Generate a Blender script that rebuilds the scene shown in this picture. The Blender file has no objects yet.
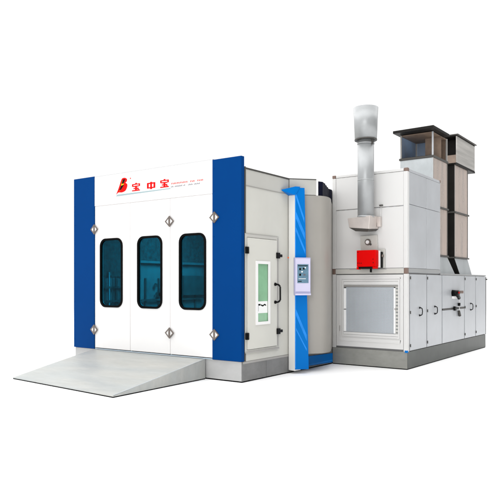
import bpy, bmesh, math, random
from mathutils import Vector
random.seed(7)
sc = bpy.context.scene
COL = sc.collection

# ---------------------------------------------------------------- materials
MATS = {}
def mat(name, col, rough=0.45, metal=0.0, var=0.03, scale=1.2, bump=0.0, bscale=3.0,
        stretch=(1, 1, 1), col2=None, spec=0.5, coat=0.0, rvar=0.0):
    if name in MATS: return MATS[name]
    m = bpy.data.materials.new(name); m.use_nodes = True
    nt = m.node_tree; b = nt.nodes['Principled BSDF']
    b.inputs['Roughness'].default_value = rough
    b.inputs['Metallic'].default_value = metal
    b.inputs['Specular IOR Level'].default_value = spec
    b.inputs['Coat Weight'].default_value = coat
    tc = nt.nodes.new('ShaderNodeTexCoord'); mp = nt.nodes.new('ShaderNodeMapping')
    mp.inputs['Scale'].default_value = stretch
    nt.links.new(tc.outputs['Object'], mp.inputs['Vector'])
    n = nt.nodes.new('ShaderNodeTexNoise'); n.inputs['Scale'].default_value = scale
    n.inputs['Detail'].default_value = 6; n.inputs['Roughness'].default_value = .6
    nt.links.new(mp.outputs[0], n.inputs['Vector'])
    r = nt.nodes.new('ShaderNodeValToRGB')
    r.color_ramp.elements[0].position = .3; r.color_ramp.elements[1].position = .7
    c2 = col2 if col2 else tuple(min(1, c * (1 + var)) for c in col)
    c1 = col if col2 else tuple(c * (1 - var) for c in col)
    r.color_ramp.elements[0].color = (*c1, 1); r.color_ramp.elements[1].color = (*c2, 1)
    nt.links.new(n.outputs['Fac'], r.inputs[0]); nt.links.new(r.outputs[0], b.inputs['Base Color'])
    if rvar:
        mr = nt.nodes.new('ShaderNodeMapRange')
        mr.inputs['To Min'].default_value = max(.03, rough - rvar); mr.inputs['To Max'].default_value = rough + rvar
        nt.links.new(n.outputs['Fac'], mr.inputs['Value']); nt.links.new(mr.outputs[0], b.inputs['Roughness'])
    if bump:
        n2 = nt.nodes.new('ShaderNodeTexNoise'); n2.inputs['Scale'].default_value = bscale
        n2.inputs['Detail'].default_value = 3
        nt.links.new(mp.outputs[0], n2.inputs['Vector'])
        bp = nt.nodes.new('ShaderNodeBump'); bp.inputs['Strength'].default_value = bump
        bp.inputs['Distance'].default_value = .02
        nt.links.new(n2.outputs['Fac'], bp.inputs['Height']); nt.links.new(bp.outputs[0], b.inputs['Normal'])
    MATS[name] = m
    return m

def glass_mat(name, tint, refl=.06, rough=.03):
    m = bpy.data.materials.new(name); m.use_nodes = True
    nt = m.node_tree; nt.nodes.remove(nt.nodes['Principled BSDF'])
    out = nt.nodes['Material Output']
    t = nt.nodes.new('ShaderNodeBsdfTransparent'); t.inputs[0].default_value = (*tint, 1)
    g = nt.nodes.new('ShaderNodeBsdfGlossy'); g.inputs['Roughness'].default_value = rough
    g.inputs[0].default_value = (.4, .8, 1, 1)
    mx = nt.nodes.new('ShaderNodeMixShader'); mx.inputs[0].default_value = refl
    nt.links.new(t.outputs[0], mx.inputs[1]); nt.links.new(g.outputs[0], mx.inputs[2])
    nt.links.new(mx.outputs[0], out.inputs[0])
    return m

WHITE   = mat('white_enamel', (.73, .72, .715), .35, var=.012, bump=.05, bscale=1.5)
BLUE    = mat('blue_enamel', (.0, .037, .165), .5, var=.03, bump=.04, bscale=1.5, spec=.03)
CREAM   = mat('cream_wall_panel', (.50, .495, .455), .5, var=.03, bump=.05, bscale=1.2)
CREAM2  = mat('grey_cream_band', (.42, .415, .385), .45, var=.06, bump=.05, bscale=1.2)
CREAMD  = mat('cream_door', (.53, .525, .48), .45, var=.02, bump=.03)
TRIM    = mat('grey_trim', (.30, .29, .275), .4, var=.06)
DTRIM   = mat('dark_trim', (.055, .052, .047), .45, var=.1, spec=.3)
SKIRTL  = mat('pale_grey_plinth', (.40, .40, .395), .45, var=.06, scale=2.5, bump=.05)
SKIRTD  = mat('shaded_grey_plinth', (.17, .17, .168), .5, var=.18, scale=2, bump=.05)  # side shade put into the paint, darker than the front plinth
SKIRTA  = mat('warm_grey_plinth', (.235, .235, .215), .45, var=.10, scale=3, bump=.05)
BLACK   = mat('black_plastic', (.004, .004, .004), .4, var=.2, spec=.12)
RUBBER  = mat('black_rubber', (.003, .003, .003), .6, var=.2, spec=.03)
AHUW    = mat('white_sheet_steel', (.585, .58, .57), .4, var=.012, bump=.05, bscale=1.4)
AHUS    = mat('shaded_white_sheet', (.44, .455, .475), .38, metal=.25, var=.06, scale=1.6, bump=.07, bscale=1.4, rvar=.06)  # the front's white steel again, darkened in colour for the shaded sides
AHUB    = mat('beige_rail', (.47, .46, .43), .45, var=.05)
CORNER  = mat('brown_corner_cap', (.16, .105, .085), .5, var=.1)
SEAM    = mat('seam_grey', (.13, .13, .13), .5, var=.1)
GALV    = mat('galvanised_steel', (.50, .53, .54), .36, metal=.65, var=.12, scale=2.2, bump=.08, bscale=2, rvar=.10)
RAMPM   = mat('ramp_plate', (.345, .365, .36), .46, metal=.10, scale=1.3, bump=.16, bscale=9,
              stretch=(.5, 2.0, 1), col2=(.41, .405, .375), rvar=.10)
def add_wear(m, scale, amount, stretch):
    nt = m.node_tree; b = nt.nodes['Principled BSDF']; src = b.inputs['Base Color'].links[0].from_socket
    tc = nt.nodes.new('ShaderNodeTexCoord'); mp = nt.nodes.new('ShaderNodeMapping'); mp.inputs['Scale'].default_value = stretch
    n = nt.nodes.new('ShaderNodeTexNoise'); n.inputs['Scale'].default_value = scale; n.inputs['Detail'].default_value = 10; n.inputs['Roughness'].default_value = .75
    r = nt.nodes.new('ShaderNodeMapRange'); r.inputs['From Min'].default_value = .35; r.inputs['From Max'].default_value = .65
    r.inputs['To Min'].default_value = 1-amount; r.inputs['To Max'].default_value = 1+amount*.4
    mx = nt.nodes.new('ShaderNodeMix'); mx.data_type = 'RGBA'; mx.blend_type = 'MULTIPLY'; mx.inputs[0].default_value = 1
    nt.links.new(tc.outputs['Object'], mp.inputs[0]); nt.links.new(mp.outputs[0], n.inputs['Vector']); nt.links.new(n.outputs['Fac'], r.inputs['Value'])
    nt.links.new(src, mx.inputs[6]); nt.links.new(r.outputs[0], mx.inputs[7]); nt.links.new(mx.outputs[2], b.inputs['Base Color'])
add_wear(RAMPM, 3.0, .12, (.6, 3, 1))
STEEL   = mat('flue_steel', (.33, .34, .345), .42, metal=.35, var=.08, scale=3, rvar=.05)
SHOEM   = mat('flue_shoe_metal', (.55, .50, .47), .35, metal=.5, var=.1, scale=5)
DUCTR   = mat('pinkish_duct_steel', (.42, .365, .33), .28, metal=.6, col2=(.62, .50, .43), stretch=(1, 2.5, .35), scale=1.8, bump=.06, rvar=.08)
DARKM   = mat('dark_hood_metal', (.010, .009, .008), .5, var=.3, scale=4, spec=.12)
BROWN   = mat('brown_hood_lining', (.18, .125, .09), .5, var=.25, scale=5)
BLUEG   = mat('sky_reflection_lining', (.24, .36, .56), .5, metal=.0, scale=1.6, col2=(.20, .24, .30))  # blue of the reflected sky put into the lining colour
RED     = mat('red_enamel', (.58, .001, .001), .5, var=.03, spec=.05)
BRBLUE  = mat('bright_blue_enamel', (.0, .135, .46), .4, var=.05, spec=.08)
LBLUE   = mat('light_blue_stripe', (.02, .22, .66), .4, var=.12, scale=6, spec=.1)
LAV     = mat('lavender_plastic', (.40, .40, .58), .4, var=.03)
LAVL    = mat('pale_lavender_plastic', (.52, .50, .65), .4, var=.03)
SCREENM = mat('grey_blue_screen', (.10, .19, .26), .25, var=.15, scale=20)
GRILLEB = mat('grille_backing', (.23, .26, .29), .6, var=.08, scale=4)
GRILLEM = mat('grille_wire', (.50, .53, .56), .5, metal=.2, var=.06)
SLOT    = mat('slot_dark', (.18, .19, .19), .6)
INKRED  = mat('red_ink', (.60, .004, .004), .5, spec=.05)
INKSOFT = mat('soft_red_ink', (.62, .09, .07), .5, spec=.05)
INKGREY = mat('grey_ink', (.12, .12, .14), .5, spec=.05)
INKTEAL = mat('pale_teal_ink', (.28, .38, .40), .4)
INKBLK  = mat('black_ink', (.004, .006, .004), .5, spec=.05)
INKYEL  = mat('yellow_ink', (.60, .42, .01), .5, spec=.05)
METALB  = mat('brown_nickel', (.15, .125, .11), .35, metal=.5, var=.1, scale=30)
PLAINW   = mat('plain_white', (.75, .76, .75), .6)
GREENG  = mat('green_frosted_glass', (.20, .40, .24), .15, var=.12, scale=3, coat=.3)
INWALL  = mat('inner_wall', (.25, .29, .31), .5, scale=3.5, col2=(.48, .52, .53))
INDARK  = mat('inner_dark_shapes', (.05, .055, .055), .7, scale=14, col2=(.24, .26, .26))
INMID   = mat('inner_mid_panel', (.17, .20, .20), .5, var=.3, scale=7)
TINT    = glass_mat('teal_tinted_glass', (.040, .29, .37), .014)

add_wear(SKIRTD, 4, .15, (1,1,2)); add_wear(SKIRTA, 4, .12, (1,1,2)); add_wear(SKIRTL, 4, .07, (1,1,2)); add_wear(GALV, 2.5, .08, (1,1,.4)); add_wear(AHUS, 2, .04, (1,1,.5)); add_wear(CREAM, 2, .03, (1,1,.5))

# ---------------------------------------------------------------- builders
class MB:
    def __init__(s): s.bm = bmesh.new(); s.slots = []
    def _m(s, m):
        if m not in s.slots: s.slots.append(m)
        return s.slots.index(m)
    def box(s, x0, x1, y0, y1, z0, z1, m, bev=0.0):
        return s.hexa([(x0,y0,z0),(x1,y0,z0),(x1,y1,z0),(x0,y1,z0),(x0,y0,z1),(x1,y0,z1),(x1,y1,z1),(x0,y1,z1)], m, bev)
    def hexa(s, p, m, bev=0.0):
        b = bmesh.new(); v = [b.verts.new(q) for q in p]
        for f in ((3,2,1,0),(4,5,6,7),(0,1,5,4),(1,2,6,5),(2,3,7,6),(3,0,4,7)): b.faces.new([v[i] for i in f])
        if bev: bmesh.ops.bevel(b, geom=b.edges[:], offset=bev, segments=2, affect='EDGES', profile=.6)
        return s._add(b, m)
    def _add(s, b, m):
        bmesh.ops.recalc_face_normals(b, faces=b.faces[:])
        k = s._m(m); mp = {}
        for v in b.verts: mp[v] = s.bm.verts.new(v.co)
        for f in b.faces:
            try: nf = s.bm.faces.new([mp[v] for v in f.verts])
            except ValueError: continue
            nf.material_index = k; nf.smooth = f.smooth
        b.free(); return s
    def prism(s, poly, axis_a, axis_b, origin, d, m, bev=0.0):
        """poly: 2D points on (axis_a, axis_b) from origin, thickened by vector d"""
        a, c, o, d = Vector(axis_a), Vector(axis_b), Vector(origin), Vector(d)
        b = bmesh.new()
        lo = [b.verts.new(o + a*p[0] + c*p[1]) for p in poly]; hi = [b.verts.new(v.co + d) for v in lo]
        b.faces.new(lo); b.faces.new(hi[::-1])
        n = len(poly)
        for i in range(n): b.faces.new((lo[i], hi[i], hi[(i+1)%n], lo[(i+1)%n]))
        if bev: bmesh.ops.bevel(b, geom=b.edges[:], offset=bev, segments=2, affect='EDGES')
        return s._add(b, m)
    def ring(s, outer, inner, axis_a, axis_b, origin, d, m):
        """flat frame between two outlines with the same number of points, thickened by d"""
        if len(outer) == 4 and len(inner) > 4:
            n = len(inner)//4; (x1, z1), (x0, _), (_, z0), _ = outer; h = n//2; out = []
            C4 = ((x1, z1), (x0, z1), (x0, z0), (x1, z0))
            for k in range(4):
                arc = inner[k*n:(k+1)*n]; c = C4[k]
                for i in range(n):
                    if k % 2 == 0:
                        st, en = (c[0], arc[0][1]), (arc[-1][0], c[1])
                    else:
                        st, en = (arc[0][0], c[1]), (c[0], arc[-1][1])
                    if i <= h: t = i/h; out.append((st[0]+(c[0]-st[0])*t, st[1]+(c[1]-st[1])*t))
                    else: t = (i-h)/(n-1-h); out.append((c[0]+(en[0]-c[0])*t, c[1]+(en[1]-c[1])*t))
            outer = out
        a, c, o, d = Vector(axis_a), Vector(axis_b), Vector(origin), Vector(d)
        b = bmesh.new()
        L = [[b.verts.new(o + a*p[0] + c*p[1] + e) for p in pts] for pts, e in ((outer, d*0), (inner, d*0), (inner, d), (outer, d))]
        N = len(outer)
        for q in range(4):
            for i in range(N):
                b.faces.new((L[q][i], L[q][(i+1) % N], L[(q+1) % 4][(i+1) % N], L[(q+1) % 4][i]))
        return s._add(b, m)
    def tube(s, p0, p1, r0, r1, m, seg=24, caps=True):
        p0, p1 = Vector(p0), Vector(p1); ax = (p1 - p0).normalized()
        u = ax.orthogonal().normalized(); w = ax.cross(u)
        b = bmesh.new(); A = []; B = []
        for i in range(seg):
            t = 2*math.pi*i/seg; dd = u*math.cos(t) + w*math.sin(t)
            A.append(b.verts.new(p0 + dd*r0)); B.append(b.verts.new(p1 + dd*r1))
        for i in range(seg):
            f = b.faces.new((A[i], A[(i+1)%seg], B[(i+1)%seg], B[i])); f.smooth = True
        if caps: b.faces.new(A[::-1]); b.faces.new(B)
        return s._add(b, m)
    def path(s, pts, r, m, seg=10):
        for i in range(len(pts)-1): s.tube(pts[i], pts[i+1], r, r, m, seg)
        return s
    def build(s, name, parent=None, label=None):
        root = parent
        while root is not None and root.parent is not None: root = root.parent
        off = Vector(root.location) if root is not None else Vector((0, 0, 0))
        for v in s.bm.verts: v.co -= off
        me = bpy.data.meshes.new(name); s.bm.to_mesh(me); s.bm.free()
        for m in s.slots: me.materials.append(m)
        o = bpy.data.objects.new(name, me); COL.objects.link(o)
        if parent is not None: o.parent = parent
        if label: o['label'] = label
        return o

def thing(name, loc, label, cat, group=None):
    o = bpy.data.objects.new(name, None); o.location = loc; COL.objects.link(o)
    o['label'] = label; o['category'] = cat
    if group: o['group'] = group
    return o

def rrect(x0, x1, z0, z1, r, n=7):
    out = []
    for cx, cz, a in ((x1-r, z1-r, 0), (x0+r, z1-r, 90), (x0+r, z0+r, 180), (x1-r, z0+r, 270)):
        for i in range(n+1):
            t = math.radians(a + 90*i/n); out.append((cx + r*math.cos(t), cz + r*math.sin(t)))
    return out
def rect(x0, x1, z0, z1): return [(x1,z1),(x0,z1),(x0,z0),(x1,z0)]
AX, AY, AZ = (1,0,0), (0,1,0), (0,0,1)

# ---------------------------------------------------------------- floor
fm = MB(); fm.box(-26, 20, -16, 30, -.2, 0, mat('white_studio_floor', (.92, .92, .92), .7, var=.002))
fl = fm.build('floor'); fl['kind'] = 'structure'

# ================================================================ SPRAY BOOTH
booth = thing('spray_booth', (-1.87, 0, 0), 'white vehicle spray booth with blue corner panels and three dark windowed doors', 'spray booth')
DEP = 5.6
# plinth
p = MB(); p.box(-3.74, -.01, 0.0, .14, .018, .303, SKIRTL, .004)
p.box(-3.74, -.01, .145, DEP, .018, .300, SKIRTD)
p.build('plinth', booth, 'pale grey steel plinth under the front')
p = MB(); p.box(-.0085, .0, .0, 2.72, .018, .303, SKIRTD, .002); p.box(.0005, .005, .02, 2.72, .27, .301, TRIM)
for y in (.62, 1.25, 1.9): p.box(.0005, .003, y, y+.008, .02, .268, SEAM)
p.build('side_plinth', booth, 'side plinth with its shade painted in as darker grey')
p = MB(); p.box(-3.735, -.004, .004, 2.715, .0, .0175, RUBBER); p.build('black_foot_strip', booth)  # thin black strip under the plinth edge
# blue corner panels
for x0, x1 in ((-3.747, -3.197), (-.534, .009)):
    q = MB(); q.box(x0, x1, -.03, .045, .308, 3.322 if x0 < -2 else 3.304, BLUE, .006)
    if x0 > -2: q.box(x1-.004, x1+.006, .048, .075, .31, 3.16, DTRIM)
    q.build('corner_panel', booth, 'blue corner panel')
# fascia
q = MB(); q.box(-3.195, -.536, -.022, .05, 2.80, 3.306, WHITE, .004)
q.box(-3.195, -.536, -.020, .052, 3.3065, 3.318, mat('top_edge_grey', (.5,.5,.5), .5))
fascia = q.build('header_panel', booth, 'white header panel with red lettering')
# lettering : strokes in unit cells
def strokes(mb, x, z, w, h, segs, m, y=-.0255, t=.0015):
    for k, (a, b, c, d) in enumerate(segs): mb.box(x+a*w, x+c*w, y-k*.0002, y+t-k*.00005, z+b*h, z+d*h, m)
BAO = [(.40,.89,.60,1),(.02,.77,.98,.89),(.02,.56,.17,.77),(.83,.56,.98,.77),(.18,.52,.82,.65),(.20,.26,.80,.39),(.02,0,.98,.13),(.40,.13,.60,.52),(.68,.15,.84,.25)]
ZH  = [(.02,.72,.98,.90),(.02,.28,.22,.72),(.78,.28,.98,.72),(.02,.12,.98,.28),(.40,0,.60,1)]
for x, s in ((-2.262, BAO), (-1.915, ZH), (-1.618, BAO)):
    tx = MB(); strokes(tx, x, 2.978, .195, .134 if s is BAO else .118, s, INKRED); tx.build('lettering', fascia, 'red Chinese character')
x = -1.372
for n, gap in ((11, .05), (3, .05), (4, 0)):
    tx = MB()
    for i in range(n):
        w = .024; tx.box(x, x+w*.55, -.0250, -.0235, 3.012, 3.036, INKSOFT)
        tx.box(x+w*.55, x+w*.8, -.0250, -.0235, 3.012 if i % 3 else 3.026, 3.022 if i % 2 else 3.036, INKSOFT); x += w+.0075
    x += gap; tx.build('small_lettering', fascia, 'tiny red word')
x = -1.378
for n, gap in ((3, .02), (8, .02), (2, .06), (5, .02), (6, 0)):
    tx = MB()
    for i in range(n):
        w = .016; tx.box(x, x+w*.6, -.0250, -.0235, 2.966, 2.966+(.022 if i % 2 else .015), INKGREY); x += w+.004
    x += gap; tx.build('small_lettering', fascia, 'tiny grey word')
tx = MB(); tx.prism([(-2.645,2.925),(-1.395,2.944),(-1.395,2.957),(-2.62,2.954)], AX, AZ, (0,-.0250,0), (0,.0015,0), INKTEAL)
tx.build('underline', fascia)
# emblem: leaning rounded B with a lightning bolt
def curve_pts(ctrl, n=8):
    out = []; N = len(ctrl)
    for i in range(N):
        p0, p1, p2, p3 = (Vector(ctrl[(i+k-1) % N]) for k in range(4))
        for j in range(n):
            t = j/n
            out.append(tuple(.5*((2*p1)+(p2-p0)*t+(2*p0-5*p1+4*p2-p3)*t*t+(3*p1-p0-3*p2+p3)*t**3)))
    return out
B2 = [(0,0),(.03,.01),(.20,.10),(.50,.08),(.78,.16),(.93,.36),(.95,.56),(.80,.68),(.90,.74),(.93,.88),(.82,.97),(.66,1.0),(.50,.96),(.40,.80),(.20,.36)]
W, H, X0, Z0 = .28, .262, -2.640, 2.962
pts = [(X0+a*W, Z0+b*H) for a, b in curve_pts(B2)]
tx = MB(); tx.prism(pts, AX, AZ, (0,-.0258,0), (0,.0018,0), INKRED)
def poly(l, m, y):
    tx.prism([(X0+a*W, Z0+b*H) for a, b in l], AX, AZ, (0,y,0), (0,.0008,0), m)
poly([(.54,.80),(.62,.86),(.76,.86),(.60,.62),(.70,.62),(.42,.30),(.28,.16),(.34,.34),(.50,.50),(.42,.54)], INKYEL, -.0268)
poly([(.60,.90),(.80,.90),(.62,.63),(.48,.63)], INKBLK, -.0277)
poly([(.42,.50),(.70,.57),(.44,.28),(.26,.20)], INKBLK, -.0277)
tx.tube((-2.297,-.0258,3.200), (-2.297,-.0243,3.200), .013, .013, INKSOFT, 10)
tx.build('emblem', fascia, 'leaning red B-shaped emblem with a lightning bolt')

# doors
doors = [(-3.190, -2.315, -3.054, -2.492), (-2.303, -1.409, -2.138, -1.574), (-1.397, -.541, -1.212, -.664)]
for i, (x0, x1, w0, w1) in enumerate(doors):
    q = MB(); q.ring(rect(x0, x1, .332, 2.792), rrect(w0+.02, w1-.02, 1.062, 2.20, .115), AX, AZ, (0,-.014,0), (0,.05,0), WHITE)
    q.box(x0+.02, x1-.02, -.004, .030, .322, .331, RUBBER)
    d = q.build('door_leaf', booth)
    q = MB(); q.ring(rrect(w0, w1, 1.040, 2.222, .135), rrect(w0+.034, w1-.034, 1.074, 2.188, .105), AX, AZ, (0,-.030,0), (0,.034,0), RUBBER)
    q.build('window_seal', d)
    q = MB(); q.prism(rrect(w0+.03, w1-.03, 1.07, 2.192, .10), AX, AZ, (0,-.008,0), (0,.006,0), TINT)
    q.build('window_pane', d)
# door surround behind joints
SEAMP = mat('pale_seam', (.58, .55, .54), .5)
q = MB(); q.box(-3.1965, -3.1905, -.01, .045, .31, 2.797, TRIM); q.box(-.5405, -.5345, -.01, .045, .31, 2.797, TRIM)
q.box(-3.19, -.541, -.010, .045, 2.7925, 2.7995, SEAMP)
q.box(-2.3145, -2.3035, -.010, .045, .335, 2.79, SEAMP); q.box(-1.4085, -1.3975, -.010, .045, .335, 2.79, SEAMP)
q.build('door_surround', booth)
q = MB(); q.box(-3.19, -.541, -.016, .04, .304, .320, mat('pale_blue_sill', (.42, .50, .56), .35, metal=.3)); q.build('threshold', booth)
# small rivets down the corner panels
for x in (-3.72, -.50):
    for k in range(9):
        z = .45 + k*.34; q = MB(); q.tube((x,-.0305,z),(x,-.0335,z),.008,.006,BLUE,10); q.build('rivet', booth)
# diamond fittings
for x, z in ((-3.19, 2.394), (-1.403, 2.431), (-.490, 2.437), (-3.195, .643), (-1.403, .666), (-.490, .681)):
    a, b = .094, .088; k = .74
    q = MB(); q.ring([(x+a,z),(x,z+b),(x-a,z),(x,z-b)], [(x+a*k,z),(x,z+b*k),(x-a*k,z),(x,z-b*k)], AX, AZ, (0,-.044,0), (0,.013,0), METALB)
    q.box(x-.017, x+.017, -.046, -.032, z-.066, z+.066, METALB, .003)
    q.prism([(x+a*.8,z),(x,z+b*.8),(x-a*.8,z),(x,z-b*.8)], AX, AZ, (0,-.0375,0), (0,.006,0), WHITE)
    q.build('diamond_fitting', booth)
# shell
q = MB(); q.box(-.055, -.0005, .05, 1.27, .304, 2.885, CREAM, .003)
q.box(-.055, -.003, 1.274, DEP, .304, 2.885, CREAM)
q.build('side_wall', booth, 'cream right side wall')
q = MB(); q.hexa([(-.05,.05,2.892),(.004,.05,2.892),(.004,1.272,2.892),(-.05,1.272,2.892),(-.05,.05,3.128),(.004,.05,3.128),(.004,1.272,3.128),(-.05,1.272,3.128)], CREAM2, .003)
q.box(-.05, -.004, 1.276, DEP, 2.89, 3.128, CREAM2)
q.box(.0, .010, .08, 1.27, 2.884, 2.891, TRIM)
q.box(-.05, .012, .05, 1.273, 3.129, 3.150, DTRIM)
q.box(.0045, .008, 1.262, 1.272, 2.895, 3.127, DTRIM)
q.build('side_header', booth, 'grey cream header band along the side')
q = MB(); q.box(-3.74, -3.69, .05, DEP, .304, 3.128, INWALL)
# left wall inside: made-up shapes that stand in for reflections in the glass
q.box(-3.685, -3.66, .1, DEP-.1, 1.92, 2.75, INDARK)
q.box(-3.684, -3.66, .1, 1.45, 1.58, 1.919, INDARK)
for k in range(14): q.box(-3.689, -3.655, k*.38+.15, k*.38+.19, .32, 1.56, INMID)
q.box(-3.66, -3.61, 1.46, DEP-.1, 1.86, 1.91, INWALL)
q.box(-3.655, -3.62, .1, 1.45, 1.36, 1.395, INDARK); q.box(-3.655, -3.62, .1, 3.4, 1.10, 1.135, INDARK)
q.box(-3.655, -3.60, 2.75, DEP-.1, 1.20, 1.62, INMID)
for k in range(26):
    yy = random.gauss(2.15, .11); zz = 1.16+abs(random.gauss(0, .10)); r_ = random.uniform(.02, .05)
    q.hexa([(-3.654,yy-r_,zz-r_),(-3.63,yy-r_*.6,zz-r_),(-3.63,yy+r_,zz-r_*.5),(-3.654,yy+r_,zz-r_*.4),(-3.654,yy-r_*.3,zz+r_),(-3.63,yy-r_*.2,zz+r_),(-3.63,yy+r_*.8,zz+r_*.7),(-3.654,yy+r_*.8,zz+r_*.8)], INDARK)
q.box(-3.650, -3.60, 2.35, 2.5, 1.30, 1.70, INDARK)
for k in range(7): q.box(-3.654, -3.645, .50+k*.095, .515+k*.095, .5, 1.575, INMID)
q.box(-3.643, -3.63, .69, .715, .75, 1.66, mat('inner_blue_strip', (.45,.9,1), .5))
q.build('inner_left_wall', booth)
q = MB(); q.box(-3.69, -.056, DEP-.05, DEP, .304, 3.128, INWALL); q.build('rear_wall', booth)
q = MB(); q.box(-3.745, -.0, .052, DEP, 3.1505, 3.20, CREAM2) if False else q.box(-3.745, -.052, .056, DEP, 3.0, 3.127, CREAM2); q.build('roof', booth)
q = MB(); q.box(-3.685, -.06, .15, DEP-.06, .3015, .312, SKIRTD); q.build('floor_plate', booth)
q = MB(); q.box(-2.2, -2.0, .6, 4.6, 2.96, 2.995, WHITE); q.build('ceiling_lamp', booth)
# connecting corner: rounded bulkhead from the side wall to the air unit
def bulk(name, offs, z0, z1, m, top=None):
    ctl = [(.28,1.578),(.36,1.69),(.385,1.78),(.38,1.88),(.345,2.02),(.265,2.20),(.15,2.42),(.06,2.60)]
    arc = []
    for i in range(1, len(ctl)-2):
        p0, p1, p2, p3 = (Vector(ctl[i+k]) for k in (-1, 0, 1, 2))
        for j in range(8):
            t = j/8; arc.append(tuple(.5*((2*p1)+(p2-p0)*t+(2*p0-5*p1+4*p2-p3)*t*t+(3*p1-p0-3*p2+p3)*t**3)))
    pl = [(-.02,1.278),(0,1.276),(.28,1.578)] + arc + [(.06,2.60),(.01,2.70),(-.02,2.72)]
    q = MB()
    q.prism(pl, AX, AY, (0,0,z0), (0,0,z1-z0), m)
    return q.build(name, booth)
bulk('corner_wall', 0, .304, 2.885, mat('corner_panel_paint', (.29, .275, .25), .42, var=.05, bump=.04))
q = MB(); q.prism([(-.02,1.278),(.004,1.276),(.31,1.606),(.21,1.71),(-.02,1.75)], AX, AY, (0,0,2.893), (0,0,.244), CREAM2)
q.prism([(-.02,1.277),(.004,1.274),(.318,1.606),(.30,1.63),(-.02,1.63)], AX, AY, (0,0,3.139), (0,0,.013), DTRIM)
q.build('corner_header', booth)
q = MB()   # dark flexible connector, pleated, with a pale end flange
q.hexa([(.30,1.625,2.86),(.326,1.652,2.86),(.29,1.70,2.86),(.265,1.67,2.86),(.30,1.625,3.15),(.326,1.652,3.15),(.29,1.70,3.15),(.265,1.67,3.15)], WHITE)
NAVY = mat('navy_canvas', (.002, .003, .014), .6, spec=.1, var=.4, scale=12, bump=.3, bscale=14, stretch=(4,4,1))
n = 9
ring = []
for i in range(n+1):
    t = i/n
    ring.append((.285 + .16*t - .53*max(0, t-.15) + (.014 if i % 2 else 0), 1.72 + .90*t))
q.prism([(.02,1.70)] + ring + [(.015,2.70)], AX, AY, (0,0,2.89), (0,0,.245), NAVY)
q.build('flexible_connector', booth, 'navy canvas connector')

# side door
sd = MB(); 
sd.ring(rect(.05, .95, .440, 2.185), rect(.095, .885, .470, 2.130), AY, AZ, (.0,0,0), (.018,0,0), CREAM2)
sd.box(.0182, .0200, .06, .94, 2.176, 2.182, TRIM); sd.box(.0182, .020, .905, .935, .47, 2.16, TRIM)
sd.box(.0182, .026, .05, .95, .425, .447, TRIM)
sd.build('side_door_frame', booth)
sd = MB(); sd.ring(rect(.102, .878, .478, 2.122), rect(.335, .64, .858, 1.757), AY, AZ, (.0035,0,0), (.026,0,0), CREAMD)
leaf = sd.build('side_door', booth, 'narrow cream side door with a tall green pane')
sd = MB(); sd.ring(rect(.298, .676, .828, 1.787), rect(.350, .628, .872, 1.743), AY, AZ, (.0296,0,0), (.012,0,0), WHITE); sd.build('window_frame', leaf)
sd = MB(); sd.box(.012, .020, .34, .635, .862, 1.753, GREENG); sd.build('window_pane', leaf)
sd = MB(); hx = .03
sd.path([(hx,.822,1.435),(hx+.055,.835,1.432),(hx+.078,.85,1.40),(hx+.078,.852,1.19),(hx+.055,.835,1.16),(hx,.822,1.157)], .014, BLACK)
sd.tube((hx-.001,.822,1.435),(hx+.02,.822,1.435),.026,.024,BLACK,16); sd.tube((hx-.001,.822,1.157),(hx+.02,.822,1.157),.026,.024,BLACK,16)
sd.build('handle', leaf)
for y, z, w in ((.075, 1.935, .038), (.078, .675, .038)):
    sd = MB(); sd.box(.0205, .05, y-.03, y+w, z-.05, z+.05, BLACK, .006); sd.tube((.055,y,z-.05),(.055,y,z+.05),.012,.012,BLACK,12); sd.build('hinge', leaf)
for y, z in ((.945, 1.885), (.955, .70)):
    sd = MB(); sd.box(.0205, .055, y-.09, y-.01, z-.045, z+.045, BLACK, .006); sd.box(.022, .045, y-.0098, y+.07, z-.022, z+.022, BLACK, .005); sd.build('latch', leaf)
nt_ = thing('pane_reflection', (.021, .46, 1.0), 'small white reflection painted as a flat patch on the side door pane', 'reflection')  # reflection in the pane, built as a flat white piece with marks
q = MB(); q.box(.0202, .0222, .352, .626, 1.00, 1.178, PLAINW); q.build('white_patch', nt_)
q = MB(); q.box(.0223, .0230, .37, .385, 1.03, 1.14, INKGREY); q.box(.0223,.0230,.386,.44,1.115,1.14,INKBLK)
q.prism([(.45,1.135),(.50,1.120),(.545,1.14),(.585,1.125),(.585,1.105),(.545,1.118),(.50,1.098),(.45,1.112)], AY, AZ, (.0223,0,0), (.0008,0,0), INKBLK); q.build('mark', nt_)

# ================================================================ CONTROL COLUMN
cc = thing('control_column', (.10, 1.35, 0), 'narrow bright blue and white upright column at the booth corner, carrying the control panel', 'column')
A, B, C, D = Vector((0.013,1.245)), Vector((.135,1.235)), Vector((.292,1.415)), Vector((.20,1.49))
q = MB(); q.hexa([(A.x,A.y,.055),(B.x,B.y,.045),(B.x+.03,B.y+.13,.05),(A.x,A.y+.03,.055),(A.x,A.y,2.86),(B.x,B.y,2.93),(B.x+.03,B.y+.13,2.93),(A.x,A.y+.03,2.86)], mat('column_white', (.66, .655, .63), .35), .003)
q.build('white_side', cc)
u = (C-B).normalized(); nrm = Vector((u.y, -u.x)); L = (C-B).length
def fp(s, o=0.0): w = B + u*s + nrm*o; return (w.x, w.y)
q = MB()
def slab(s0, s1, o0, o1, z0, z1, m, s0t=None, s1t=None, bev=0):
    s0t = s0 if s0t is None else s0t; s1t = s1 if s1t is None else s1t
    a, b_, c, d = fp(s0,o1), fp(s1,o1), fp(s1,o0), fp(s0,o0)
    e, f, g, h = fp(s0t,o1), fp(s1t,o1), fp(s1t,o0), fp(s0t,o0)
    q.hexa([(*a,z0),(*b_,z0),(*c,z0),(*d,z0),(*e,z1),(*f,z1),(*g,z1),(*h,z1)], m, bev)
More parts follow.
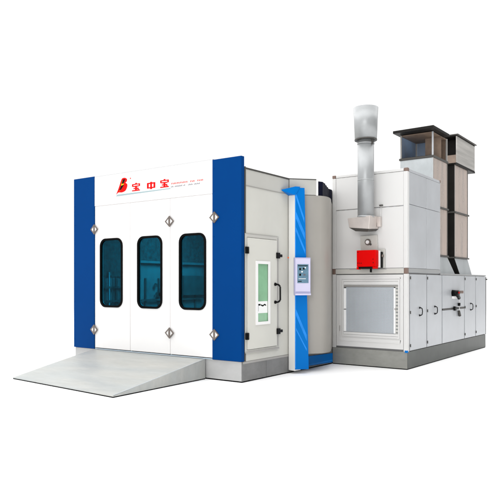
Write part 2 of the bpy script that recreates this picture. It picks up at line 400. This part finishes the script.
slab(.004, .235, -.06, .0, .07, 2.985, BRBLUE, .004, .165, .003)
q.build('blue_face', cc)
q = MB()
def stripe(s0, z0, s1, z1, w):
    o = .0015
    P = [fp(s0,.001), fp(s1,.001)]
    a, b_ = P
    q.hexa([(*fp(s0,.0022),z0-w),(*fp(s1,.0022),z1-w),(*fp(s1,.0005),z1-w),(*fp(s0,.0005),z0-w),
            (*fp(s0,.0022),z0),(*fp(s1,.0022),z1),(*fp(s1,.0005),z1),(*fp(s0,.0005),z0)], LBLUE)
for s in ((.01,2.93,.16,2.50,.08),(.01,2.62,.168,2.26,.11),(.02,2.35,.175,1.99,.07),(.01,1.06,.20,.62,.10),(.02,.74,.20,.40,.04)): stripe(*s)
slab(.004, .018, .0005, .0024, .09, 2.95, LBLUE)
q.build('reflection_stripe', cc, 'diagonal reflections painted in lighter blue')  # gloss reflections on the column, painted as lighter strips
q = MB()
q.hexa([(.020,1.02,2.925),(.145,1.20,2.865),(.155,1.23,2.865),(.013,1.235,2.865),(.020,1.02,2.935),(.155,1.225,3.0),(.20,1.30,3.0),(.013,1.235,2.985)], BRBLUE)
q.build('top_flap', cc, 'blue triangular flap at the head')
q = MB(); q.hexa([(.006,1.62,.06),(.020,1.62,.06),(.020,2.715,.03),(.006,2.715,.03),(.006,1.62,.225),(.020,1.62,.225),(.020,2.715,.195),(.006,2.715,.195)], BRBLUE, .002)
q.box(.0203,.0215,1.65,2.70,.06,.075,LBLUE)
q.build('foot_band', cc, 'blue band along the plinth')

cp = thing('control_panel', (.20, 1.30, 1.2), 'lavender control panel with a small grey screen, fixed to the blue column', 'control panel')
q = MB(); slab(-.022, .245, .004, .065, 1.26, 1.862, LAV, bev=.008); hs = q.build('housing', cp)
q = MB(); slab(-.010, .235, .066, .074, 1.32, 1.845, LAVL, bev=.002); slab(-.018, .24, .066, .095, 1.262, 1.288, LAVL); q.build('front_plate', cp)
q = MB(); slab(.020, .205, .0745, .078, 1.455, 1.755, SCREENM); scn = q.build('screen', cp)
q = MB()
for s, z, w, h, m in ((.05,1.66,.03,.035,INKBLK),(.11,1.67,.03,.03,INKBLK),(.085,1.625,.025,.02,PLAINW),(.05,1.57,.03,.035,INKBLK),(.12,1.575,.035,.025,INKGREY),(.04,1.52,.12,.008,PLAINW),(.03,1.475,.06,.012,INKBLK),(.14,1.69,.02,.02,PLAINW),(.03,1.725,.16,.012,INKBLK)):
    q = MB(); slab(s, s+w, .0785, .080, z, z+h, m); q.build('screen_icon', scn)
q = MB(); a = fp(-.085, .002); q.tube((a[0]-.004, a[1]-.03, 1.86),(a[0]-.006,a[1]-.04,1.86), .014,.014, mat('orange_lamp',(.7,.12,.03),.4), 12); q.build('warning_button', cp)

# ================================================================ RAMP
rp = thing('access_ramp', (-1.9, -.9, 0), 'bare galvanised steel drive-in ramp lying in front of the booth doors', 'ramp')
q = MB(); zt = .300
TL, TR, FR, FL = (-3.205,-.034), (-.668,-.034), (-.603,-1.922), (-3.042,-1.725)
b = bmesh.new()
N = 14   # slightly uneven plate
grid = []
for i in range(N+1):
    row = []
    for j in range(N+1):
        s, t = i/N, j/N
        x = (TL[0]*(1-s)+TR[0]*s)*(1-t) + (FL[0]*(1-s)+FR[0]*s)*t
        y = (TL[1]*(1-s)+TR[1]*s)*(1-t) + (FL[1]*(1-s)+FR[1]*s)*t
        z = zt*(1-t) + .024*t + (.006*math.sin(5*s+2)*math.sin(3.1*t) if 0 < t < 1 else 0)
        row.append(b.verts.new((x, y, z)))
    grid.append(row)
low = [[b.verts.new((v.co.x, v.co.y, .0145)) for v in r] for r in grid]
for i in range(N):
    for j in range(N):
        f = b.faces.new((grid[i][j], grid[i][j+1], grid[i+1][j+1], grid[i+1][j])); f.smooth = False
        b.faces.new((low[i][j], low[i+1][j], low[i+1][j+1], low[i][j+1]))
for i in range(N):
    b.faces.new((grid[i][0], grid[i+1][0], low[i+1][0], low[i][0])); b.faces.new((grid[i+1][N], grid[i][N], low[i][N], low[i+1][N]))
    b.faces.new((grid[0][i+1], grid[0][i], low[0][i], low[0][i+1])); b.faces.new((grid[N][i], grid[N][i+1], low[N][i+1], low[N][i]))
q._add(b, RAMPM); q.build('ramp_plate', rp)
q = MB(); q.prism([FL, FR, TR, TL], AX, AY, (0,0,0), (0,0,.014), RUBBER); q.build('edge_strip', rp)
q = MB(); q.hexa([(FR[0]-.03,FR[1]+.03,.030),(FR[0],FR[1]+.01,.030),(TR[0],TR[1],zt+.003),(TR[0]-.03,TR[1],zt+.003),
                  (FR[0]-.03,FR[1]+.03,.034),(FR[0],FR[1]+.01,.034),(TR[0],TR[1],zt+.007),(TR[0]-.03,TR[1],zt+.007)], GALV); q.build('side_trim', rp)

# ================================================================ AIR HANDLING UNIT
ah = thing('air_handling_unit', (.71, 5, 0), 'white two-storey air handling cabinet with a louvred intake, beside the booth', 'air unit')
X0, X1, Y0, YU, Y1 = .008, 1.42, 2.73, 4.36, 7.38
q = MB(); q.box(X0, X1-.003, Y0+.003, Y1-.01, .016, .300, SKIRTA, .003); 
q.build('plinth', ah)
q = MB(); q.box(X1-.0025, X1+.001, Y0+.006, Y1-.01, .017, .299, mat('shaded_dark_plinth', (.05,.056,.05), .45, var=.22, scale=2.5, bump=.05)); q.build('side_plinth', ah, 'side plinth face with its shade painted in as dark green grey')  # darker face laid over the plinth to carry the side's shade
q = MB(); q.box(X1-.045, X1+.006, Y0-.006, Y0+.03, .285, .325, BRBLUE, .004); q.build('blue_corner_clip', ah)
q = MB(); q.box(X0+.004, X1-.006, Y0+.006, Y1-.014, 0, .0155, RUBBER); q.build('black_foot_strip', ah)  # thin black strip at the foot of the unit
q = MB(); q.box(X0+.01, X1-.02, Y0+.02, Y1-.02, .301, 1.63, SEAM); q.box(X0+.01, X1-.02, Y0+.02, YU-.01, 1.6305, 3.36, AHUS); q.build('casing', ah)
# front posts and rails
q = MB()
for z0, z1 in ((.302, 1.612), (1.712, 3.335)):
    q = MB(); q.box(X0, .075, Y0-.004, Y0+.06, z0, z1, AHUW, .006); q.build('corner_post', ah)
    q = MB(); q.box(X1-.066, X1+.004, Y0-.004, Y0+.075, z0, z1, AHUW, .006); q.build('corner_post', ah)
q = MB(); q.box(.0755, X1-.067, Y0+.002, Y0+.05, 3.342, 3.388, AHUW, .008)
q.box(X1-.05, X1+.002, Y0+.075, YU, 3.335, 3.380, AHUS, .006)
q.box(X0, X0+.06, Y0+.075, YU, 3.335, 3.380, AHUW, .006)
q.box(X0+.06, X1-.05, Y0+.05, YU, 3.362, 3.376, AHUS)
q.build('top_rail', ah)
for c in ((X0-.003, .068, Y0-.006, Y0+.05, 1.613, 1.711), (X1-.06, X1+.006, Y0-.006, Y0+.05, 1.613, 1.711), (X0-.003, .070, Y0-.006, Y0+.06, 3.336, 3.393),
          (X1-.06, X1+.006, Y0-.006, Y0+.07, 3.336, 3.393), (X1-.05, X1+.005, YU-.05, YU+.002, 3.34, 3.392)):
    q = MB(); q.box(*c, CORNER, .009); q.build('corner_cap', ah)
q = MB(); q.box(.070, X1-.062, Y0-.002, Y0+.05, 1.618, 1.706, AHUB, .008); q.box(.35, 1.05, Y0-.0065, Y0-.0025, 1.690, 1.700, TRIM)
q.box(X1-.05, X1+.002, Y0+.052, YU-.002, 1.640, 1.706, mat('side_rail_grey', (.27,.275,.275), .45, var=.05), .006)
q.box(X1-.05, X1+.002, YU, Y1, 1.612, 1.640, mat('side_rail_grey', (.27,.275,.275), .45), .004)
q.box(X0, X1-.051, YU, Y1, 1.631, 1.638, AHUS)
q.build('middle_rail', ah)
# upper front panels
for z0, z1 in ((1.715, 2.752), (2.766, 3.336)):
    q = MB(); q.box(.078, X1-.069, Y0+.004, Y0+.02, z0, z1, AHUW, .004); 
    q.build('upper_panel', ah)
x = .09
while x < 1.30:
    w = random.uniform(.05, .13); q = MB(); q.box(x, min(x+w, 1.345), Y0+.0025, Y0+.006, 2.755, 2.763, TRIM); q.build('joint_seal', ah); q = MB(); q.box(x, min(x+w,1.345), Y0+.001, Y0+.006, 3.337, 3.3415, TRIM); q.build('joint_seal', ah); x += w + random.uniform(.03, .07)
# upper side panels
for ya, yb in ((2.812, 3.622), (3.638, 4.352)):
    for z0, z1 in ((1.712, 2.783), (2.792, 3.332)):
        q = MB(); q.box(X1-.02, X1-.002, ya, yb, z0, z1, AHUS, .004); q.build('upper_side_panel', ah)
q = MB(); q.box(X1-.019, X1-.007, 3.622, 3.638, 1.712, 3.332, SEAM); q.build('joint_seal', ah)
q = MB(); q.box(X0, X1-.021, YU-.009, YU, 1.641, 3.36, AHUS); q.box(X0, X0+.0095, Y0+.062, YU-.01, 1.64, 3.334, AHUS); q.build('rear_panel', ah)
# intake panel with grille on the front
q = MB(); q.ring(rect(.085, X1-.072, .335, 1.600), rect(.215, 1.285, .520, 1.512), AX, AZ, (0,Y0+.000,0), (0,.02,0), AHUW)
q.ring(rect(.150, X1-.125, .430, 1.560), rect(.190, 1.305, .490, 1.530), AX, AZ, (0,Y0-.006,0), (0,.0057,0), AHUW)
ip = q.build('intake_panel', ah)
q = MB(); q.ring(rect(.212, 1.288, .517, 1.515), rect(.236, 1.262, .545, 1.488), AX, AZ, (0,Y0-.016,0), (0,.03,0), AHUW)
q.box(.237, 1.261, Y0-.004, Y0+.006, 1.392, 1.420, TRIM); q.box(.237, 1.261, Y0-.014, Y0+.006, 1.425, 1.485, AHUW, .004)
q.box(.237, 1.261, Y0-.014, Y0+.006, .548, .592, AHUW, .004)
PW = mat('bright_white_strip', (.80,.80,.80), .4)
q.box(.240, .283, Y0-.018, Y0+.004, .60, .985, PW, .003); q.box(.240, .283, Y0-.018, Y0+.004, 1.0, 1.365, PW, .003)
q.box(1.184, 1.212, Y0-.018, Y0+.004, .60, 1.37, PW, .003)
q.box(1.2125, 1.262, Y0-.004, Y0+.006, .594, 1.39, AHUB)
q.build('grille_frame', ip)
q = MB(); q.box(.2835, 1.1835, Y0+.004, Y0+.008, .595, 1.385, GRILLEB)
nx, nz = 42, 38
for i in range(nx+1):
    x = .2885 + i*(.89/nx); q.box(x-.0045, x+.0045, Y0-.003, Y0+.0035, .598, 1.382, GRILLEM)
for i in range(nz+1):
    z = .604 + i*(.775/nz); q.box(.285, 1.182, Y0-.0050, Y0-.0032, z-.0042, z+.0042, GRILLEM)
q.build('grille', ip)
q = MB()
for i in range(14): z = 1.362 - i*.0575; q = MB(); q.box(1.219, 1.255, Y0-.0052, Y0-.0042, z-.012, z+.012, SLOT); q.build('vent_slot', ip)
q = MB(); q.box(.155, .168, Y0-.014, Y0-.0065, .60, .70, TRIM, .003); q.build('catch', ip); q = MB(); q.box(1.20, 1.235, Y0-.024, Y0-.0185, 1.00, 1.03, TRIM, .002); q.build('catch', ip)
# lower side doors
ys = [2.822, 3.630, 4.436, 5.805, 6.586, 7.366]
def dhandle(par, y, z):
    q = MB(); a = X1+.008
    q.path([(a-.01,y-.035,z+.066),(a+.022,y-.025,z+.066),(a+.036,y-.005,z+.05),(a+.040,y+.0,z),(a+.036,y-.005,z-.05),(a+.022,y-.025,z-.066),(a-.01,y-.035,z-.066)], .0085, BLACK, 8)
    for dz in (.066,-.066): q.tube((a-.003,y-.035,z+dz),(a+.012,y-.035,z+dz),.017,.017,BLACK,12)
    q.build('handle', par)
for k in range(5):
    ya, yb = ys[k]+.019, ys[k+1]-.019
    spans = [(.312, 1.606)] if k != 2 else [(.312, .938), (.972, 1.606)]
    for z0, z1 in spans:
        q = MB(); q.box(X1-.018, X1+.006, ya, yb, z0, z1, AHUS, .005); pn = q.build('access_panel', ah)
        if k in (0, 1, 3): dhandle(pn, {0: 3.30, 1: 4.06, 3: 6.25}[k], .96)
    if k != 2:
        for z in (1.545, .96, .40):
            q = MB(); q.box(X1+.0065, X1+.018, ys[k]+.006, ys[k]+.030, z-.022, z+.022, DTRIM, .003); q.tube((X1+.018,ys[k]+.012,z-.026),(X1+.018,ys[k]+.012,z+.026),.006,.006,DTRIM,10); q.build('hinge', ah)
q = MB(); q.box(X1-.015, X1+.008, Y1-.012, Y1+.004, .302, 1.60, DTRIM); q.box(X1-.02, X1+.02, Y1-.01, Y1+.06, 1.53, 1.56, DTRIM); q.build('rear_post', ah)
q = MB(); q.box(X1-.016, X1+.010, 4.46, 5.785, .942, .968, DTRIM); q.build('panel_divider', ah)
# gas valve
q = MB()
q.tube((X1+.007,5.03,1.26),(X1+.13,5.03,1.26),.065,.055,BLACK,20); q.tube((X1+.13,5.03,1.27),(X1+.142,5.03,1.27),.018,.018,INKRED,16)
q.tube((X1+.06,5.08,1.26),(X1+.06,5.27,1.16),.04,.035,BLACK,14); q.box(X1+.007,X1+.05,4.98,5.22,1.15,1.20,WHITE,.004)
q.tube((X1+.05,5.10,1.29),(X1+.05,5.30,1.29),.018,.018,WHITE,10); q.box(X1+.02,X1+.08,5.28,5.50,1.25,1.305,mat('brown_valve',(.12,.07,.05),.5),.008)
vk = q.build('valve', ah)
q = MB(); q.path([(X1+.03,5.40,1.25),(X1+.03,5.38,1.0),(X1+.03,5.40,.85)], .007, WHITE, 8)
q.tube((X1+.03,5.38,1.06),(X1+.03,5.38,1.00),.024,.024,BLACK,12); q.tube((X1+.03,5.36,.90),(X1+.03,5.42,.80),.022,.028,DTRIM,12)
q.tube((X1+.01,5.12,.955),(X1+.05,5.12,.955),.045,.04,BLACK,14); q.box(X1+.011,X1+.035,5.16,5.34,.94,.965,BLACK,.003)
q.build('sensor_cable', vk)

# ================================================================ BURNER
gb = thing('gas_burner', (.77, 2.6, 1.70), 'bright red square burner bolted to the white cabinet above its intake', 'burner')
q = MB(); q.box(.598, .952, 2.50, 2.622, 1.735, 2.018, RED, .012); q.box(.598, .632, 2.50, 2.60, 1.690, 1.734, RED, .004); q.box(.895, .952, 2.50, 2.60, 1.700, 1.734, RED, .004)
body = q.build('cover', gb)
q = MB()
for x, z in ((.625,1.985),(.905,1.86),(.908,1.80),(.62,1.80),(.65,1.797),(.685,1.796)):
    q = MB(); q.tube((x,2.4985,z),(x,2.503,z),.009,.009,BLACK,10); q.build('screw', body)
q = MB(); q.box(.633, .894, 2.51, 2.66, 1.700, 1.7335, BLACK, .004); q.box(.80,.83,2.60,2.62,1.64,1.6995,BLACK); q.build('underside', gb)
q = MB(); q.box(.66, .975, 2.623, 2.652, 1.72, 2.01, WHITE, .004); q.box(.69, 1.00, 2.653, 2.700, 1.715, 1.99, BLACK, .008); q.box(.67, 1.03, 2.701, 2.722, 1.715, 2.04, AHUB, .004)
q.tube((1.0,2.66,1.92),(1.02,2.66,1.92),.025,.025,METALB,12)
q.build('motor_housing', gb)
q = MB(); q.hexa([(.585,2.690,2.02),(.90,2.690,2.02),(.90,2.7335,2.02),(.585,2.7335,2.02),(.575,2.690,2.275),(.888,2.690,2.285),(.888,2.7335,2.285),(.575,2.7335,2.275)], AHUB, .004)
q.tube((.725,2.688,2.165),(.725,2.660,2.165),.055,.05,METALB,20); q.tube((.725,2.66,2.165),(.725,2.652,2.165),.035,.03,WHITE,16)
q.tube((.775,2.689,2.125),(.775,2.675,2.125),.018,.018,DTRIM,12)
q.build('mounting_plate', gb)

# ================================================================ FLUE
fx, fy = .772, 2.50
fu = thing('exhaust_flue', (fx, fy, 2.36), 'round shiny steel exhaust flue with a wide cylindrical cowl on the cabinet front', 'flue')
q = MB(); q.tube((fx,fy,2.585),(fx,fy,3.93),.138,.138,STEEL,40); q.tube((fx,fy,3.20),(fx,fy,3.215),.140,.140,STEEL,40); q.build('pipe', fu)
q = MB()
def shell(z0, z1, r0, r1, m, th=.006, seg=48):
    b = bmesh.new(); rings = []
    for (z, r) in ((z0, r0), (z1, r1), (z1, r1-th), (z0, r0-th)):
        rings.append([b.verts.new((fx+r*math.cos(2*math.pi*i/seg), fy+r*math.sin(2*math.pi*i/seg), z)) for i in range(seg)])
    for a in range(4):
        for i in range(seg):
            f = b.faces.new((rings[a][i], rings[a][(i+1)%seg], rings[(a+1)%4][(i+1)%seg], rings[(a+1)%4][i])); f.smooth = a in (0, 2)
    q._add(b, m)
shell(3.895, 4.440, .186, .210, STEEL); shell(3.885, 3.905, .190, .190, DTRIM)
q.tube((fx,fy,3.91),(fx,fy,3.925),.182,.182,DTRIM,40)
q.build('cowl', fu)
q = MB(); q.tube((fx,fy,3.82),(fx,fy,3.845),.145,.145,STEEL,40); q.box(fx+.10,fx+.15,fy-.06,fy-.02,3.80,3.88,DTRIM,.004); q.build('clamp', fu)
q = MB(); q.hexa([(.515,2.385,2.405),(.880,2.385,2.365),(.905,2.726,2.39),(.515,2.726,2.405),(.495,2.365,2.565),(.912,2.365,2.588),(.922,2.728,2.60),(.495,2.728,2.57)], SHOEM, .006)
q.hexa([(.60,2.46,2.345),(.82,2.46,2.325),(.86,2.71,2.35),(.60,2.71,2.36),(.517,2.388,2.404),(.878,2.388,2.364),(.903,2.724,2.389),(.517,2.724,2.404)], DTRIM)
q.tube((fx,fy,2.572),(fx,fy,2.600),.150,.145,STEEL,40)
q.build('elbow_box', fu)
q = MB(); q.box(.910,.965,2.65,2.727,2.42,2.59,SHOEM,.004); q.path([(.955,2.70,2.585),(.955,2.715,2.78)], .005, WHITE, 8); q.box(.925,.985,2.70,2.7335,2.78,2.80,DTRIM); q.build('wall_bracket', fu)

# ================================================================ AIR DUCTS
def frustum(mb, a, b_, z0, z1, m, bev=.004):
    mb.hexa([(a[0],a[2],z0),(a[1],a[2],z0),(a[1],a[3],z0),(a[0],a[3],z0),(b_[0],b_[2],z1),(b_[1],b_[2],z1),(b_[1],b_[3],z1),(b_[0],b_[3],z1)], m, bev)
da = thing('intake_duct', (.92, 4.83, 1.64), 'tall square air duct nearer the cabinet, with an open rain hood under a dark roof', 'air duct')
ax0, ax1, ay0, ay1 = .590, 1.250, 4.435, 5.262
q = MB(); frustum(q, (ax0, ax1+.02, ay0, 5.68), (ax0, ax1, ay0, ay1), 1.640, 1.975, GALV); q.build('transition', da)
def duct_sect(par, x0, x1, y0, y1, z0, z1, mfront=GALV, mright=DUCTR):
    q = MB(); q.box(x0, x1-.002, y0, y1, z0, z1, mfront, .003); q.box(x1-.0015, x1+.002, y0+.006, y1-.004, z0+.002, z1-.002, mright); q.box(x1+.0022, x1+.006, y1-.028, y1+.002, z0, z1, DTRIM); q.box(x1+.0022, x1+.005, y0-.002, y0+.014, z0, z1, TRIM); return q.build('duct_section', par)
duct_sect(da, ax0, ax1, ay0, ay1, 2.012, 2.915); duct_sect(da, ax0, ax1, ay0, ay1, 2.955, 3.862)
def flange(par, x0, x1, y0, y1, z0, z1, m=DTRIM, o=.025):
    q = MB(); q.box(x0-o, x1+o, y0-o, y1+o, z0, z1, m, .005)
    q.build('flange', par)
flange(da, ax0, ax1, ay0, ay1, 1.978, 2.010); flange(da, ax0, ax1, ay0, ay1, 2.918, 2.952)
flange(da, ax0, ax1, ay0, ay1, 3.864, 3.905, o=.018)
q = MB(); q.box(ax0, ax0+.008, ay0+.03, ay1-.03, 3.906, 4.36, BLUEG); q.box(ax0+.03, ax0+.21, ay1-.008, ay1, 3.906, 4.36, BLUEG); q.box(ax0+.211, ax1-.03, ay1-.0085, ay1, 3.906, 4.36, BROWN)
q.box(ax0+.01, ax1-.01, ay0+.01, ay1-.01, 3.9055, 3.915, DARKM); q.box(ax0+.01, ax1-.01, ay0+.01, ay1-.01, 4.345, 4.358, BROWN)
q.box(ax0+.34, ax1, ay0+.45, ay0+.457, 3.92, 4.34, BROWN)
q.build('hood_lining', da)
for x, y in ((ax0, ay0), (ax1-.025, ay0), (ax0, ay1-.03), (ax1-.025, ay1-.03)):
    q = MB(); q.box(x, x+.028, y, y+.028, 3.906, 4.36, AHUS if y < 4.6 and x > 1 else TRIM, .003); q.build('hood_post', da)
q = MB(); o = .115
b = bmesh.new()
P = [(.53,4.22,4.366),(1.335,4.215,4.370),(1.335,5.13,4.372),(.53,5.25,4.366)]
Q = [(x, y, z+.05) for x, y, z in P]
cxm, cym = (ax0+ax1)/2, (ay0+ay1)/2
lo = [b.verts.new(v) for v in P]; hi = [b.verts.new(v) for v in Q]; ap = b.verts.new((cxm, cym, 4.46))
b.faces.new(lo[::-1])
for i in range(4): b.faces.new((lo[i], lo[(i+1)%4], hi[(i+1)%4], hi[i])); b.faces.new((hi[i], hi[(i+1)%4], ap))
q._add(b, DARKM); q.build('hood_roof', da)

db = thing('exhaust_duct', (.92, 6.15, 1.64), 'tall square air duct at the rear, topped by a closed sideways steel box hood', 'air duct')
by0, by1 = 5.706, 6.595
q = MB(); frustum(q, (ax0, ax1+.02, 6.00, 6.842), (ax0, ax1, by0, by1), 1.640, 1.972, GALV)
q.hexa([(ax0,5.985,1.642),(ax1+.018,5.985,1.642),(ax1+.018,5.998,1.642),(ax0,5.998,1.642),(ax0,by0-.015,1.972),(ax1,by0-.015,1.972),(ax1,by0-.002,1.972),(ax0,by0-.002,1.972)], DARKM)
q.build('transition', db)
duct_sect(db, ax0, ax1, by0, by1, 2.008, 2.910, DARKM); duct_sect(db, ax0, ax1, by0, by1, 2.950, 3.915, DARKM)
flange(db, ax0, ax1, by0, by1, 1.975, 2.005, o=.03); flange(db, ax0, ax1, by0, by1, 2.913, 2.947, o=.03)
q = MB(); hy0, hy1, hz0, hz1 = 5.82, 7.08, 3.955, 4.55
hx0, hx1 = .55, 1.262
q.box(hx0, hx1, hy0+.01, hy1, hz0, hz0+.02, DARKM); q.box(hx0, hx1, hy0+.01, hy1, hz1-.02, hz1, DARKM)
q.box(hx1-.02, hx1, hy0, hy1, hz0+.021, hz1-.021, mat('streaked_hood_steel', (.30,.29,.27), .35, metal=.4, scale=1.5, stretch=(1,.35,6), col2=(.52,.50,.47), bump=.06), .003)
q.box(hx0, hx0+.02, hy0, hy1, hz0+.021, hz1-.021, GALV); q.box(hx0+.021, hx1-.021, hy1-.02, hy1, hz0+.021, hz1-.021, GALV)
q.box(hx0+.021, hx1-.021, hy0+.30, hy0+.32, hz0+.021, hz1-.021, DARKM)
q.hexa([(hx0+.022,hy0,hz0+.022),(hx1-.022,hy0,hz0+.022),(hx1-.022,hy0+.28,hz0+.022),(hx0+.022,hy0+.28,hz0+.022),(hx0+.022,hy0+.06,hz0+.2),(hx1-.022,hy0+.06,hz0+.2),(hx1-.022,hy0+.28,hz0+.24),(hx0+.022,hy0+.28,hz0+.24)], BROWN)
q.build('hood_box', db)
q = MB(); q.box(hx0-.02, hx1+.03, hy0-.02, hy1+.05, hz1+.001, hz1+.025, DTRIM, .004); q.build('hood_lid', db)
q = MB(); q.box(hx0+.02, hx1+.02, by0-.02, hy1-.04, 3.918, 3.952, DARKM, .004); q.build('hood_base', db)

# ---------------------------------------------------------------- light
w = bpy.data.worlds.new('World'); sc.world = w; w.use_nodes = True
nt = w.node_tree; bg = nt.nodes['Background']
tc = nt.nodes.new('ShaderNodeTexCoord'); sp = nt.nodes.new('ShaderNodeSeparateXYZ')
mr = nt.nodes.new('ShaderNodeMapRange'); mr.inputs['From Min'].default_value = -.05; mr.inputs['From Max'].default_value = .6
mr.inputs['To Min'].default_value = 1.12; mr.inputs['To Max'].default_value = .28; mr.interpolation_type = 'SMOOTHSTEP'
nt.links.new(tc.outputs['Generated'], sp.inputs[0]); nt.links.new(sp.outputs['X'], mr.inputs['Value'])
nt.links.new(mr.outputs[0], bg.inputs['Strength']); bg.inputs['Color'].default_value = (1, 1, 1, 1)

def area(name, loc, tgt, size, power, col=(1,1,1)):
    l = bpy.data.lights.new(name, 'AREA'); l.shape = 'SQUARE'; l.size = size; l.energy = power; l.color = col
    o = bpy.data.objects.new(name, l); o.location = loc; COL.objects.link(o)
    o.rotation_euler = (Vector(tgt)-Vector(loc)).to_track_quat('-Z', 'Y').to_euler(); return o
area('overhead_softbox', (-3, 6, 16), (-3, 6, 0), 34, 9000)
area('key_softbox', (6, -15, 6), (0, 1, 1.6), 6, 950)
area('interior_fill', (-2.1, 2.1, 2.9), (-2.1, 2.1, 0), 1.6, 270, (.9, .97, 1))  # unseen fill added to brighten the view through the windows

cam = bpy.data.cameras.new('camera'); co = bpy.data.objects.new('camera', cam); COL.objects.link(co)
co.location = (5.455, -7.347, 1.44); co.rotation_euler = (math.radians(90), 0, math.atan2(.5859, .8104))
cam.sensor_width = 36; cam.lens = 45.29; cam.shift_y = .068; cam.clip_end = 500; cam.clip_start = .05
sc.camera = co
sc.view_settings.view_transform = 'Standard'; sc.view_settings.look = 'None'
sc.view_settings.exposure = 0; sc.view_settings.gamma = 1
sc.render.resolution_x = sc.render.resolution_y = 1024
